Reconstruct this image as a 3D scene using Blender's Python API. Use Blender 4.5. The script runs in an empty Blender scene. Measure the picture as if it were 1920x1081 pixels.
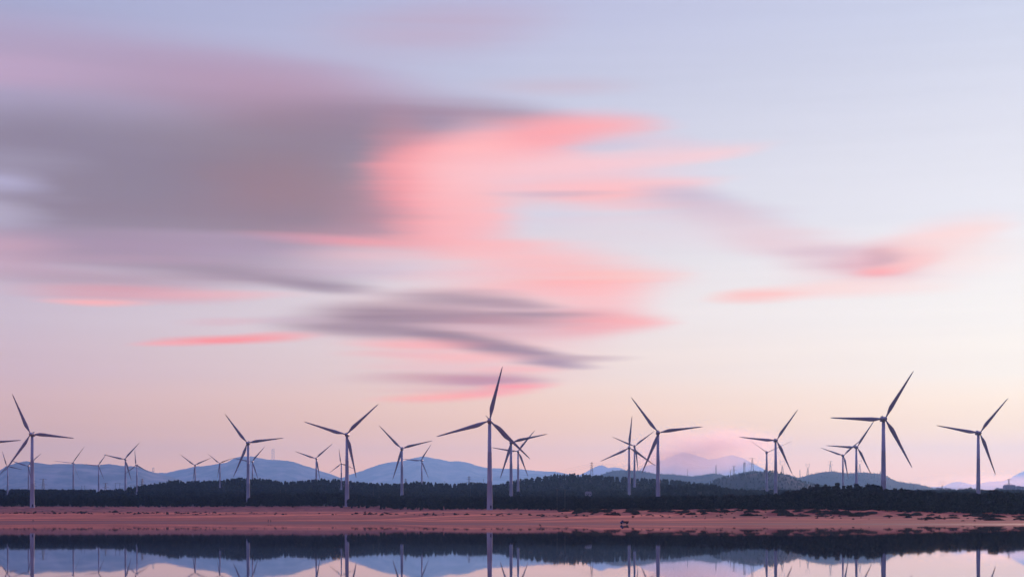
import bpy, bmesh, math, random
import numpy as np
from mathutils import Vector, Matrix

# ------------------------------------------------------------------ camera, sky, sun, exposure
F = 3200.0          # focal length in photo pixels (photo 1920 wide)
HX, HY = 960.0, 970.0   # principal column, horizon row
EYE = 2.5
sc = bpy.context.scene
C = sc.collection
R = math.radians
cam_d = bpy.data.cameras.new('camera'); cam = bpy.data.objects.new('camera', cam_d); C.objects.link(cam)
cam.location = (0, 0, EYE); cam.rotation_euler = (R(90), 0, 0)
cam_d.sensor_width = 36.0; cam_d.lens = 36.0 * F / 1920.0
cam_d.shift_y = (HY - 540.5) / 1920.0
cam_d.clip_start = 0.5; cam_d.clip_end = 80000
sc.camera = cam
sc.view_settings.view_transform = 'Standard'; sc.view_settings.look = 'None'
sc.view_settings.exposure = 0; sc.view_settings.gamma = 1
sc.render.resolution_x = 1024; sc.render.resolution_y = 576
cy = sc.cycles
cy.max_bounces = 6; cy.diffuse_bounces = 2; cy.glossy_bounces = 3; cy.transmission_bounces = 2
cy.volume_bounces = 1; cy.transparent_max_bounces = 8
cy.use_denoising = True
cy.volume_step_rate = 1.0

def s2l(c):
    return tuple(((v/255.0)/12.92 if v/255.0 <= 0.04045 else ((v/255.0+0.055)/1.055)**2.4) for v in c)

HAZE_DENSITY = 3.5e-5; HAZE_TOP = 1700.0; HAZE_FAR = 41500.0
SUN_AZ, SUN_EL = 22.5, 8.5      # degrees right of the view direction, above the horizon

# how much of the low sky the haze takes and adds (solved from test renders): per stop
SKY_GAIN = 1.0

def build_world():
    w = bpy.data.worlds.new('World'); sc.world = w; w.use_nodes = True
    nt = w.node_tree; N = nt.nodes; L = nt.links; N.clear()
    def node(t, **k):
        n = N.new(t)
        for a, b in k.items(): setattr(n, a, b)
        return n
    def math_(op, a, b=None, clamp=False):
        n = node('ShaderNodeMath', operation=op, use_clamp=clamp)
        for i, v in enumerate((a, b)):
            if v is None: continue
            if isinstance(v, (int, float)): n.inputs[i].default_value = v
            else: L.new(v, n.inputs[i])
        return n.outputs[0]
    def mixc(f, a, b):
        n = node('ShaderNodeMix', data_type='RGBA')
        for s, v in ((n.inputs[0], f), (n.inputs[6], a), (n.inputs[7], b)):
            if isinstance(v, (int, float)): s.default_value = v
            elif isinstance(v, tuple): s.default_value = v + (1.0,)
            else: L.new(v, s)
        return n.outputs[2]
    def mrange(v, a, b, smooth=True):
        n = node('ShaderNodeMapRange', interpolation_type='SMOOTHSTEP' if smooth else 'LINEAR')
        L.new(v, n.inputs[0]); n.inputs[1].default_value = a; n.inputs[2].default_value = b
        return n.outputs[0]
    tc = node('ShaderNodeTexCoord')
    sep = node('ShaderNodeSeparateXYZ'); L.new(tc.outputs['Generated'], sep.inputs[0])
    az = math_('ARCTAN2', sep.outputs[0], sep.outputs[1])
    el = math_('ARCSINE', sep.outputs[2])
    U = math_('MULTIPLY', az, F); V = math_('MULTIPLY', el, F)
    # streaked by wind: warp with noise that is long along the horizon
    comb = node('ShaderNodeCombineXYZ'); L.new(U, comb.inputs[0]); L.new(V, comb.inputs[1])
    def noise(sx, sy, det=3.0, rough=0.5, off=0.0):
        m = node('ShaderNodeMapping'); m.inputs['Scale'].default_value = (1.0/sx, 1.0/sy, 1)
        m.inputs['Location'].default_value = (off, off*0.7, off*0.3)
        L.new(comb.outputs[0], m.inputs[0])
        n = node('ShaderNodeTexNoise'); n.inputs['Scale'].default_value = 1.0
        n.inputs['Detail'].default_value = det; n.inputs['Roughness'].default_value = rough
        L.new(m.outputs[0], n.inputs[0]); return n
    wn = noise(560, 85, 2.0, 0.5, 3.1)
    sub = node('ShaderNodeVectorMath', operation='SUBTRACT'); L.new(wn.outputs['Color'], sub.inputs[0]); sub.inputs[1].default_value = (.5, .5, .5)
    mul = node('ShaderNodeVectorMath', operation='MULTIPLY'); L.new(sub.outputs[0], mul.inputs[0]); mul.inputs[1].default_value = (130, 20, 0)
    wn2 = noise(520, 13, 2.0, 0.5, 9.4)
    sub2 = node('ShaderNodeVectorMath', operation='SUBTRACT'); L.new(wn2.outputs['Color'], sub2.inputs[0]); sub2.inputs[1].default_value = (.5, .5, .5)
    mul2 = node('ShaderNodeVectorMath', operation='MULTIPLY'); L.new(sub2.outputs[0], mul2.inputs[0]); mul2.inputs[1].default_value = (38, 4, 0)
    add = node('ShaderNodeVectorMath', operation='ADD'); L.new(comb.outputs[0], add.inputs[0]); L.new(mul.outputs[0], add.inputs[1])
    add2 = node('ShaderNodeVectorMath', operation='ADD'); L.new(add.outputs[0], add2.inputs[0]); L.new(mul2.outputs[0], add2.inputs[1])
    WP = add2.outputs[0]
    # clear sky: three vertical ramps (left, centre, right of the view), rows as elevations
    rows = SKY_ROWS
    COLS = SKY_COLS
    def ramp(cols, x):
        r = node('ShaderNodeValToRGB'); cr = r.color_ramp; cr.interpolation = 'LINEAR'
        azx = math.atan((x-HX)/F)
        pts = sorted((math.atan((HY-y)/F*math.cos(azx))*F/1100.0, s) for y, s in zip(rows, cols))
        cr.elements[0].position = pts[0][0]; cr.elements[0].color = pts[0][1] + (1,)
        cr.elements[1].position = pts[-1][0]; cr.elements[1].color = pts[-1][1] + (1,)
        for p, c in pts[1:-1]:
            e = cr.elements.new(p); e.color = c + (1,)
        f = math_('DIVIDE', V, 1100.0, True); L.new(f, r.inputs[0]); return r.outputs[0]
    rl, rc, rr = ramp(COLS[0], 100), ramp(COLS[1], 1000), ramp(COLS[2], 1850)
    c = mixc(mrange(U, -900, 40, False), rl, rc)
    c = mixc(mrange(U, 0, 900, False), c, rr)
    # clouds
    def blob(cx, cy_, rx, ry, ang, col, alpha, hard=1.05, streak=None):
        nonlocal c
        a = math.atan((cx-HX)/F)
        m = node('ShaderNodeMapping', vector_type='TEXTURE')
        m.inputs['Location'].default_value = (a*F, math.atan((HY-cy_)/F*math.cos(a))*F, 0)
        m.inputs['Rotation'].default_value = (0, 0, R(ang))
        m.inputs['Scale'].default_value = (rx*1.58, ry*1.95, 1)
        L.new(WP, m.inputs[0])
        g = node('ShaderNodeTexGradient', gradient_type='SPHERICAL'); L.new(m.outputs[0], g.inputs[0])
        mr = node('ShaderNodeMapRange', interpolation_type='SMOOTHSTEP')
        L.new(g.outputs['Fac'], mr.inputs[0]); mr.inputs[1].default_value = 0; mr.inputs[2].default_value = 1.0/hard
        mr.inputs[3].default_value = 0; mr.inputs[4].default_value = alpha
        fac = mr.outputs[0] if rx*ry > 9000 else math_('MULTIPLY', mr.outputs[0], streak, True)
        c = mixc(fac, c, beyond(col, cx, cy_))
    sa = noise(720, 17, 3.0, 0.5, 2.2); sb = noise(480, 24, 4.0, 0.55, 7.7)
    streaks = []
    for n_ in (sa, sb):
        m_ = node('ShaderNodeMapRange'); L.new(n_.outputs['Fac'], m_.inputs[0]); m_.inputs[1].default_value = .3; m_.inputs[2].default_value = .7
        m_.inputs[3].default_value = .72; m_.inputs[4].default_value = 1.14; streaks.append(m_.outputs[0])
    for i_, b in enumerate(CLOUDS): blob(*b, streak=streaks[i_ % 2])
    # long faint streaks through everything
    st = noise(700, 26, 3.0, 0.55, 5.0)
    stf = mrange(st.outputs['Fac'], 0.2, 0.8)
    stm = node('ShaderNodeMapRange'); L.new(st.outputs['Fac'], stm.inputs[0]); stm.inputs[1].default_value = .25; stm.inputs[2].default_value = .75
    stm.inputs[3].default_value = 0.98; stm.inputs[4].default_value = 1.02
    sm = node('ShaderNodeVectorMath', operation='SCALE'); L.new(c, sm.inputs[0]); L.new(stm.outputs[0], sm.inputs['Scale'])
    c = sm.outputs[0]
    # the rest of the dome: some twilight sky, mostly added unseen colours that light haze and land
    sky = node('ShaderNodeTexSky'); sky.sky_type = 'NISHITA'; sky.sun_disc = False
    sky.sun_elevation = R(SUN_EL); sky.sun_rotation = R(SUN_AZ); sky.air_density = 1.5; sky.dust_density = 1.0; sky.ozone_density = 3.0
    nm = node('ShaderNodeVectorMath', operation='SCALE'); L.new(sky.outputs[0], nm.inputs[0]); nm.inputs['Scale'].default_value = 0.10
    up = mrange(V, 950, 2300)
    dusk = mixc(0.8, nm.outputs[0], mixc(up, (.30, .20, .34), (.47, .42, 1.28)))
    absaz = math_('ABSOLUTE', az)
    side = mrange(absaz, R(24), R(75))
    off = math_('MAXIMUM', up, side)
    c = mixc(off, c, dusk)
    bg = node('ShaderNodeBackground'); L.new(c, bg.inputs[0]); bg.inputs[1].default_value = 1.0
    out = node('ShaderNodeOutputWorld'); L.new(bg.outputs[0], out.inputs[0])
    w.cycles.sampling_method = 'MANUAL'; w.cycles.sample_map_resolution = 1024

SKY_COLS = [
 [(170,174,209),(180,176,208),(190,180,205),(205,190,207),(208,184,197),(205,176,186),(203,172,182),(200,168,178)],
 [(188,192,224),(200,203,226),(215,214,228),(232,222,228),(235,215,215),(233,202,200),(233,195,193),(232,192,188)],
 [(208,214,236),(222,224,240),(234,234,244),(248,243,243),(250,241,238),(248,228,222),(244,216,211),(240,208,205)]]
SKY_ROWS = [0, 200, 400, 600, 700, 800, 880, 950]; SKY_X = [100, 1000, 1850]
# light the haze itself adds in front of the sky, by column and row (linear, measured)
HAZE_ADD = [[(0.0478, 0.0686, 0.138), (0.0512, 0.0801, 0.1581), (0.0685, 0.1026, 0.1998), (0.0912, 0.1321, 0.2647), (0.1079, 0.1598, 0.3116), (0.1355, 0.2056, 0.4181), (0.1298, 0.213, 0.4464), (0.1442, 0.2104, 0.4326)], [(0.0648, 0.0972, 0.174), (0.0791, 0.1123, 0.2055), (0.0963, 0.1384, 0.2503), (0.1256, 0.1834, 0.3415), (0.1651, 0.2341, 0.4181), (0.2123, 0.3039, 0.5503), (0.2239, 0.3216, 0.8877), (0.219, 0.2918, 0.9071)], [(0.0878, 0.1224, 0.2072), (0.0906, 0.1338, 0.2453), (0.1126, 0.1674, 0.3044), (0.1558, 0.23, 0.4151), (0.1953, 0.2834, 0.5125), (0.2541, 0.3768, 0.6733), (0.2681, 0.4111, 1.3207), (0.27, 0.3775, 1.2007)]]
def haze_T(y):
    d = min(HAZE_FAR, (HAZE_TOP-2.5)*F/max(970.0-y, 1.0)); return math.exp(-d*HAZE_DENSITY)
def haze_add(x, y):
    def col(i):
        return [float(np.interp(y, SKY_ROWS, [HAZE_ADD[i][j][k] for j in range(8)])) for k in range(3)]
    a, b, c = col(0), col(1), col(2)
    return [float(np.interp(x, SKY_X, [a[k], b[k], c[k]])) for k in range(3)]
def beyond(c, x, y):
    """radiance above the haze layer that looks like colour c through it"""
    T = haze_T(y); A = haze_add(x, y); return tuple(max(.004, (v-a)/T) for v, a in zip(s2l(c), A))
SKY_COLS = [[beyond(c, x, y) for c, y in zip(col, SKY_ROWS)] for col, x in zip(SKY_COLS, SKY_X)]
DG = (143,134,156); PK = (255,168,176)
CLOUDS = [
 (300,150,520,62,-5,(184,158,187),.75), (0,130,180,26,0,(200,170,200),.6), (830,52,210,40,4,(196,168,192),.5), (400,118,300,22,-3,(176,155,186),.4),
 (540,185,260,46,-4,(186,152,178),.65), (1040,162,130,13,0,(208,186,205),.45), (60,195,240,22,0,(180,172,204),.55), (540,225,110,22,0,(186,152,176),.6),
 (330,335,430,112,0,DG,.95), (80,262,300,46,0,DG,.75), (540,320,230,92,0,(148,133,151),.85), (560,380,190,64,0,(160,134,149),.8), (180,385,190,60,0,(146,136,156),.7),
 (400,410,280,30,0,(152,134,152),.6), (780,215,210,30,-2,(162,142,166),.8), (660,250,170,42,0,(148,132,152),.75), (900,212,150,20,-2,(170,146,168),.65), (980,222,90,10,-3,(196,152,168),.5),
 (5,340,85,16,0,(184,180,212),.85), (0,400,80,22,0,(190,184,208),.7), (60,367,90,8,0,(158,148,170),.5), (40,300,110,18,0,(166,160,184),.4),
 (700,405,90,44,0,(184,142,158),.6), (735,335,62,84,0,(210,148,162),.6), (760,300,70,40,8,(232,156,168),.5), (660,440,160,14,0,(196,150,168),.5),
 (1030,250,150,26,6,PK,.95), (1120,236,110,14,0,(250,182,190),.7), (1190,262,110,12,-4,(232,200,216),.5), (920,275,160,34,10,PK,.9), (830,316,100,50,10,PK,.8), (815,375,84,72,0,(255,164,172),.8), (850,435,110,34,-4,(255,176,182),.75),
 (890,350,90,80,0,(255,198,203),.85), (930,300,150,32,4,(255,188,196),.7), (870,400,80,46,0,(255,184,190),.5),
 (1010,315,170,26,0,(252,200,208),.6), (1120,303,230,16,4,(252,202,210),.75), (1330,292,90,7,4,(240,212,222),.5), (1090,330,200,16,2,(248,200,210),.6), (1140,362,170,22,2,(255,188,192),.9), (1180,388,170,7,0,(252,200,206),.5), (1040,350,150,10,2,(252,194,202),.6), (1250,345,120,9,2,(250,200,208),.6),
 (1300,290,110,8,5,(246,208,216),.6), (1030,405,85,22,0,(214,212,230),.7), (1050,362,110,5,0,(206,180,200),.6), (1130,270,70,9,0,(206,202,224),.5), (1290,368,90,16,-4,(198,186,210),.7), (1310,396,150,18,-4,(208,186,206),.6), (1120,412,170,9,0,(226,206,220),.5),
 (1400,432,130,24,-10,(226,196,210),.6), (1480,455,160,26,-6,(232,208,218),.5), (1180,440,220,30,0,(230,212,224),.5), (640,455,170,9,-3,(252,164,172),.85), (760,452,110,9,-2,(250,170,178),.6), (950,462,90,9,0,(255,184,188),.5),
 (300,466,380,24,0,(174,150,177),.75), (30,470,100,22,0,(212,172,192),.65), (60,505,150,16,0,(196,162,184),.5), (380,498,300,16,-2,(164,145,168),.65), (230,487,200,8,0,(186,158,182),.5), (420,444,220,7,0,(182,160,186),.5),
 (470,520,190,14,-3,(158,140,163),.7), (600,538,120,9,-4,(156,138,162),.7), (250,528,220,14,0,(176,146,168),.6), (250,552,170,12,0,(222,156,172),.75), (180,568,80,5,0,(254,182,186),.85), (420,555,130,6,2,(240,180,190),.5),
 (700,482,150,18,0,(240,196,206),.6), (660,510,170,12,0,(212,186,208),.5), (980,488,170,24,0,(255,194,199),.7), (1070,528,170,32,0,(255,180,184),.85), (930,470,160,18,0,(255,186,192),.6), (880,515,140,12,2,(246,190,200),.55), (960,545,150,12,0,(250,184,192),.6),
 (1160,520,100,9,0,(255,192,190),.65), (1110,560,110,22,0,(255,188,194),.75), (1100,606,120,21,2,(247,156,166),.95), (1180,603,70,8,0,(252,172,178),.6), (1050,590,90,10,0,(206,152,168),.5),
 (900,605,250,52,0,(238,192,202),.65), (900,665,190,44,0,(242,192,200),.55), (870,602,200,30,0,(188,154,174),.6), (860,561,120,13,-2,(160,140,163),.9), (950,570,80,8,-3,(176,148,168),.7), (720,596,140,23,0,(162,142,163),.95), (690,618,140,12,-2,(164,144,165),.8), (850,596,150,10,0,(168,144,165),.85), (1000,590,100,6,0,(166,144,165),.75), (940,605,120,9,0,(190,148,166),.6),
 (820,628,100,7,-6,(158,140,162),.8), (895,643,110,13,-7,(160,140,162),.9), (980,664,95,13,-7,(162,142,164),.85), (1030,683,70,7,-3,(160,140,163),.8), (1090,674,80,5,0,(184,160,180),.6), (900,615,140,5,-2,(226,196,208),.5),
 (430,637,140,7,3,(255,148,158),.95), (310,645,70,4,2,(252,172,180),.6), (540,628,70,5,2,(246,166,176),.6), (440,603,80,6,2,(220,180,196),.6), (560,600,70,7,0,(196,172,192),.5),
 (790,645,110,9,0,(252,180,187),.65), (860,672,110,9,0,(255,184,189),.55), (740,664,90,7,0,(240,182,192),.45), (950,694,80,6,0,(250,180,188),.6), (800,690,120,6,0,(236,190,200),.4),
 (830,710,150,9,0,(198,152,170),.8), (905,714,90,10,0,(192,144,164),.75), (960,724,60,6,2,(252,160,170),.8), (850,742,110,9,3,(255,174,180),.75), (920,735,70,6,3,(250,164,174),.6), (840,730,110,6,0,(222,176,190),.5),
 (1640,500,150,34,3,(242,200,208),.55), (1590,488,110,20,0,(216,180,198),.6), (1665,490,88,26,4,(228,160,178),.8), (1655,480,42,12,2,(184,146,170),.8), (1655,508,55,8,4,(255,164,172),.9), (1715,488,50,14,12,(252,176,180),.65),
 (1750,455,120,28,12,(253,208,210),.7), (1800,480,120,30,4,(252,226,226),.5), (1830,430,70,14,10,(252,220,220),.5), (1430,554,76,10,2,(253,190,190),.85), (1530,544,130,12,3,(253,210,212),.6), (1640,540,130,12,0,(252,224,224),.5), (1490,468,130,16,-6,(232,204,216),.5), (1540,470,80,8,0,(210,184,204),.4),
]
build_world()

sun_d = bpy.data.lights.new('sun', 'SUN'); sun = bpy.data.objects.new('sun', sun_d); C.objects.link(sun)
sun_d.energy = 2.5; sun_d.angle = R(10); sun_d.color = (1.0, 0.62, 0.52)
sd = Vector((math.sin(R(SUN_AZ))*math.cos(R(SUN_EL)), math.cos(R(SUN_AZ))*math.cos(R(SUN_EL)), math.sin(R(SUN_EL))))
sun.rotation_euler = sd.to_track_quat('Z', 'Y').to_euler()

# ------------------------------------------------------------------ helpers
rng = np.random.default_rng(7); random.seed(7)
def P(x, y, D): return Vector(((x-HX)/F*D, D, EYE+(HY-y)/F*D))
def X_of(x, D): return (x-HX)/F*D

def tag(o, label=None, cat=None, group=None, kind=None):
    if label: o['label'] = label
    if cat: o['category'] = cat
    if group: o['group'] = group
    if kind: o['kind'] = kind
    return o

def link(name, me, mat=None, parent=None):
    o = bpy.data.objects.new(name, me); C.objects.link(o)
    if mat is not None and len(me.materials) == 0: me.materials.append(mat)
    if parent is not None: o.parent = parent
    return o

def empty(name, loc, rz=0.0):
    o = bpy.data.objects.new(name, None); C.objects.link(o); o.location = loc; o.rotation_euler = (0, 0, rz)
    o.empty_display_size = 1; return o

def mesh_np(name, V, Fc, smooth=False):
    """V (n,3), Fc (m,k) all faces with k corners"""
    me = bpy.data.meshes.new(name); V = np.asarray(V, np.float32); Fc = np.asarray(Fc, np.int32)
    m, k = Fc.shape
    me.vertices.add(len(V)); me.vertices.foreach_set('co', V.ravel())
    me.loops.add(m*k); me.loops.foreach_set('vertex_index', Fc.ravel())
    me.polygons.add(m); me.polygons.foreach_set('loop_start', np.arange(0, m*k, k, dtype=np.int32))
    me.polygons.foreach_set('loop_total', np.full(m, k, np.int32))
    me.polygons.foreach_set('use_smooth', np.full(m, smooth, bool))
    me.update(calc_edges=True); return me

def vnoise(x, y, seed=0):
    """smooth value noise in [-1,1]"""
    xi = np.floor(x).astype(np.int64); yi = np.floor(y).astype(np.int64); fx = x-xi; fy = y-yi
    fx = fx*fx*(3-2*fx); fy = fy*fy*(3-2*fy)
    def h(a, b):
        n = (a*374761393 + b*668265263 + seed*1442695041) & 0x7fffffff
        n = ((n ^ (n >> 13)) * 1274126177) & 0x7fffffff
        return ((n ^ (n >> 16)) & 0xffff)/32767.5 - 1
    return (h(xi, yi)*(1-fx)+h(xi+1, yi)*fx)*(1-fy) + (h(xi, yi+1)*(1-fx)+h(xi+1, yi+1)*fx)*fy
def fbm(x, y, o=4, seed=0):
    s = 0; a = 1.0; t = 0
    for i in range(o):
        s = s + a*vnoise(x*2**i, y*2**i, seed+i*17); t += a; a *= .5
    return s/t

class MB:
    """collects simple solids into one mesh"""
    def __init__(s): s.v = []; s.f = []
    def add(s, vs, fs):
        n = len(s.v); s.v += [tuple(v) for v in vs]; s.f += [tuple(i+n for i in f) for f in fs]
    def tube(s, a, b, r0, r1=None, n=6, cap=True):
        a = Vector(a); b = Vector(b); r1 = r0 if r1 is None else r1
        d = (b-a).normalized(); u = d.orthogonal().normalized(); w = d.cross(u)
        vs = [a+(u*math.cos(2*math.pi*i/n)+w*math.sin(2*math.pi*i/n))*r0 for i in range(n)] + \
             [b+(u*math.cos(2*math.pi*i/n)+w*math.sin(2*math.pi*i/n))*r1 for i in range(n)]
        fs = [(i, (i+1) % n, n+(i+1) % n, n+i) for i in range(n)]
        if cap: fs += [tuple(range(n-1, -1, -1)), tuple(range(n, 2*n))]
        s.add(vs, fs)
    def box(s, c, d):
        x, y, z = c; a, b, e = d[0]/2, d[1]/2, d[2]/2
        vs = [(x+i*a, y+j*b, z+k*e) for i in (-1, 1) for j in (-1, 1) for k in (-1, 1)]
        s.add(vs, [(0,1,3,2),(4,6,7,5),(0,4,5,1),(2,3,7,6),(0,2,6,4),(1,5,7,3)])
    def lathe(s, prof, n=24, axis='Z'):
        """prof list of (r, h)"""
        vs = []
        for r, h in prof:
            for i in range(n):
                a = 2*math.pi*i/n
                p = (r*math.cos(a), r*math.sin(a), h) if axis == 'Z' else (r*math.cos(a), -h, r*math.sin(a))
                vs.append(p)
        fs = [(j*n+i, j*n+(i+1) % n, (j+1)*n+(i+1) % n, (j+1)*n+i) for j in range(len(prof)-1) for i in range(n)]
        s.add(vs, fs)
    def prism(s, pts, y0, y1):
        """outline in x,z pulled between y0 and y1"""
        n = len(pts)
        s.add([(p[0], y0, p[1]) for p in pts]+[(p[0], y1, p[1]) for p in pts],
              [(i, (i+1) % n, n+(i+1) % n, n+i) for i in range(n)]+[tuple(range(n-1, -1, -1)), tuple(range(n, 2*n))])
    def mesh(s, name, smooth=False):
        me = bpy.data.meshes.new(name); me.from_pydata(s.v, [], s.f)
        bm = bmesh.new(); bm.from_mesh(me); bmesh.ops.recalc_face_normals(bm, faces=bm.faces); bm.to_mesh(me); bm.free()
        if smooth:
            for p in me.polygons: p.use_smooth = True
        me.update(); return me

# ------------------------------------------------------------------ materials
def mat(name, col, rough=.7, noise=None, bump=None, spec=.3, coords='Object', metallic=0.0, detail=5):
    """noise = (scale, second colour, low, high, (sx,sy,sz)); bump = (scale, strength, distance)"""
    m = bpy.data.materials.new(name); m.use_nodes = True; nt = m.node_tree; N = nt.nodes; L = nt.links
    b = N['Principled BSDF']; b.inputs['Base Color'].default_value = tuple(col)+(1,); b.inputs['Roughness'].default_value = rough
    b.inputs['Specular IOR Level'].default_value = spec; b.inputs['Metallic'].default_value = metallic
    tc = N.new('ShaderNodeTexCoord')
    if noise:
        sc_, c2, lo, hi, st = noise
        mp = N.new('ShaderNodeMapping'); mp.inputs['Scale'].default_value = st; L.new(tc.outputs[coords], mp.inputs[0])
        n = N.new('ShaderNodeTexNoise'); n.inputs['Scale'].default_value = sc_; n.inputs['Detail'].default_value = detail; n.inputs['Roughness'].default_value = .6
        L.new(mp.outputs[0], n.inputs[0])
        r = N.new('ShaderNodeMapRange'); r.inputs[1].default_value = lo; r.inputs[2].default_value = hi; L.new(n.outputs[0], r.inputs[0])
        mx = N.new('ShaderNodeMix'); mx.data_type = 'RGBA'; L.new(r.outputs[0], mx.inputs[0])
        mx.inputs[6].default_value = tuple(col)+(1,); mx.inputs[7].default_value = tuple(c2)+(1,); L.new(mx.outputs[2], b.inputs['Base Color'])
    if bump:
        n = N.new('ShaderNodeTexNoise'); n.inputs['Scale'].default_value = bump[0]; n.inputs['Detail'].default_value = 6
        L.new(tc.outputs[coords], n.inputs[0]); bp = N.new('ShaderNodeBump'); bp.inputs['Strength'].default_value = bump[1]; bp.inputs['Distance'].default_value = bump[2]
        L.new(n.outputs[0], bp.inputs['Height']); L.new(bp.outputs[0], b.inputs['Normal'])
    return m

M = {}
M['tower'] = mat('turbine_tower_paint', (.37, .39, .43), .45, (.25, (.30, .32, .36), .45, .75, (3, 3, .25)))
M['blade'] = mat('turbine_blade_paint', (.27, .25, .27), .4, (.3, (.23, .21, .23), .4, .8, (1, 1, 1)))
M['hub'] = mat('turbine_hub_paint', (.32, .29, .31), .4, (.8, (.25, .23, .24), .5, .8, (1, 1, 1)))
M['leaf'] = mat('pine_foliage', (.014, .012, .013), .8, (.35, (.040, .032, .030), .45, .7, (1, 1, 1)), spec=.1)
M['leaf_far'] = mat('distant_foliage', (.015, .014, .015), .9, (.05, (.034, .030, .028), .4, .7, (1, 1, 1)), spec=.05)
M['bark'] = mat('bark', (.06, .045, .035), .9, (2, (.03, .024, .02), .4, .7, (1, 1, .2)))
M['shrub'] = mat('dune_scrub', (.055, .045, .035), .9, (1.5, (.10, .07, .05), .45, .7, (1, 1, 1)), spec=.05)
M['steel'] = mat('galvanised_steel', (.07, .065, .075), .5, (1, (.05, .045, .05), .4, .7, (1, 1, 1)), metallic=.3)
M['redsteel'] = mat('red_painted_steel', (.35, .06, .05), .5, (1, (.22, .05, .04), .4, .7, (1, 1, 1)))
M['wood'] = mat('pole_wood', (.07, .06, .055), .8, (2, (.04, .035, .03), .4, .7, (1, 1, .1)))
M['concrete'] = mat('pale_concrete', (.32, .31, .33), .8, (.2, (.24, .23, .25), .4, .7, (1, 1, .3)))
M['dark'] = mat('dark_rubber', (.02, .02, .022), .7, (4, (.04, .04, .04), .4, .7, (1, 1, 1)))
M['bluepaint'] = mat('faded_blue_paint', (.07, .10, .22), .45, (3, (.04, .06, .13), .4, .7, (1, 1, 1)))
M['rust'] = mat('rusty_truck_bed', (.10, .05, .045), .7, (3, (.05, .03, .03), .4, .7, (1, 1, 1)))
M['glass'] = mat('dark_window_glass', (.02, .025, .03), .1, (1, (.03, .03, .035), .4, .7, (1, 1, 1)), spec=.5)
M['cloth'] = mat('dark_clothing', (.03, .028, .035), .9, (8, (.05, .045, .05), .4, .7, (1, 1, 1)))
M['rocky'] = mat('haze_lifted_mountain', (.13, .13, .11), .95, (.003, (.34, .30, .23), .42, .66, (1, 1, 1)), spec=.02)  # raised tone stands in for haze, pale mottling for relief shading
M['rocky_hazed'] = mat('haze_tinted_far_mountain', (.42, .31, .29), .95, (.001, (.48, .36, .33), .45, .7, (1, 1, 1)), spec=.02)  # pale pink tint stands in for haze over the farthest ranges
M['hillsoil'] = mat('wooded_hillside', (.015, .014, .015), .95, (.02, (.028, .025, .024), .5, .72, (1, 1, 1)), (.08, .8, 3.0), spec=.02)
M['scrubhill'] = mat('scrubby_hillside', (.022, .026, .030), .95, (.006, (.070, .048, .048), .5, .72, (1, .5, 1)), (.05, .9, 5.0), spec=.02)

def ground_material():
    m = bpy.data.materials.new('sand_and_soil'); m.use_nodes = True; nt = m.node_tree; N = nt.nodes; L = nt.links
    b = N['Principled BSDF']
    tc = N.new('ShaderNodeTexCoord'); sep = N.new('ShaderNodeSeparateXYZ'); L.new(tc.outputs['Object'], sep.inputs[0])
    def nz(scale, st, det=5, off=(0, 0, 0)):
        mp = N.new('ShaderNodeMapping'); mp.inputs['Scale'].default_value = st; mp.inputs['Location'].default_value = off; L.new(tc.outputs['Object'], mp.inputs[0])
        n = N.new('ShaderNodeTexNoise'); n.inputs['Scale'].default_value = scale; n.inputs['Detail'].default_value = det; n.inputs['Roughness'].default_value = .6
        L.new(mp.outputs[0], n.inputs[0]); return n.outputs[0]
    def mr(v, a, b_, lo=0., hi=1.):
        n = N.new('ShaderNodeMapRange'); n.interpolation_type = 'SMOOTHSTEP'; L.new(v, n.inputs[0]); n.inputs[1].default_value = a; n.inputs[2].default_value = b_
        n.inputs[3].default_value = lo; n.inputs[4].default_value = hi; return n.outputs[0]
    def mix(f, a, b_):
        n = N.new('ShaderNodeMix'); n.data_type = 'RGBA'; L.new(f, n.inputs[0])
        for s, v in ((n.inputs[6], a), (n.inputs[7], b_)):
            if isinstance(v, tuple): s.default_value = v+(1,)
            else: L.new(v, s)
        return n.outputs[2]
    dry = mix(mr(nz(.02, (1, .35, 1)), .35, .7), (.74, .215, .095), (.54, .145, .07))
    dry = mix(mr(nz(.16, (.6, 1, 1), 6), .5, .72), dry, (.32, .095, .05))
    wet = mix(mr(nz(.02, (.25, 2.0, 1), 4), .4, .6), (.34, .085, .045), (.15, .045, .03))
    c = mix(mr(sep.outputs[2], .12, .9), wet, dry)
    c = mix(mr(nz(.006, (.5, 3.0, 1), 5, (3, 7, 0)), .40, .60, 0, .72), c, (.20, .065, .045))
    # thin creeping cover on the bank
    veg = mix(mr(nz(.22, (.5, 1, 1), 6), .35, .62), (.10, .045, .04), (.36, .125, .08))
    vm = N.new('ShaderNodeMath'); vm.operation = 'MULTIPLY'
    L.new(mr(sep.outputs[2], 6.6, 8.2), vm.inputs[0]); vm.inputs[1].default_value = .85
    c = mix(vm.outputs[0], c, veg)
    c = mix(mr(sep.outputs[2], 12.5, 14), c, (.05, .045, .035))
    L.new(c, b.inputs['Base Color'])
    L.new(mr(sep.outputs[2], .05, .6, .62, .95), b.inputs['Roughness'])
    b.inputs['Specular IOR Level'].default_value = .08
    bp = N.new('ShaderNodeBump'); bp.inputs['Strength'].default_value = .6; bp.inputs['Distance'].default_value = .5
    L.new(nz(.35, (1, 1, 1), 6), bp.inputs['Height']); L.new(bp.outputs[0], b.inputs['Normal'])
    return m
M['ground'] = ground_material()

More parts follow.
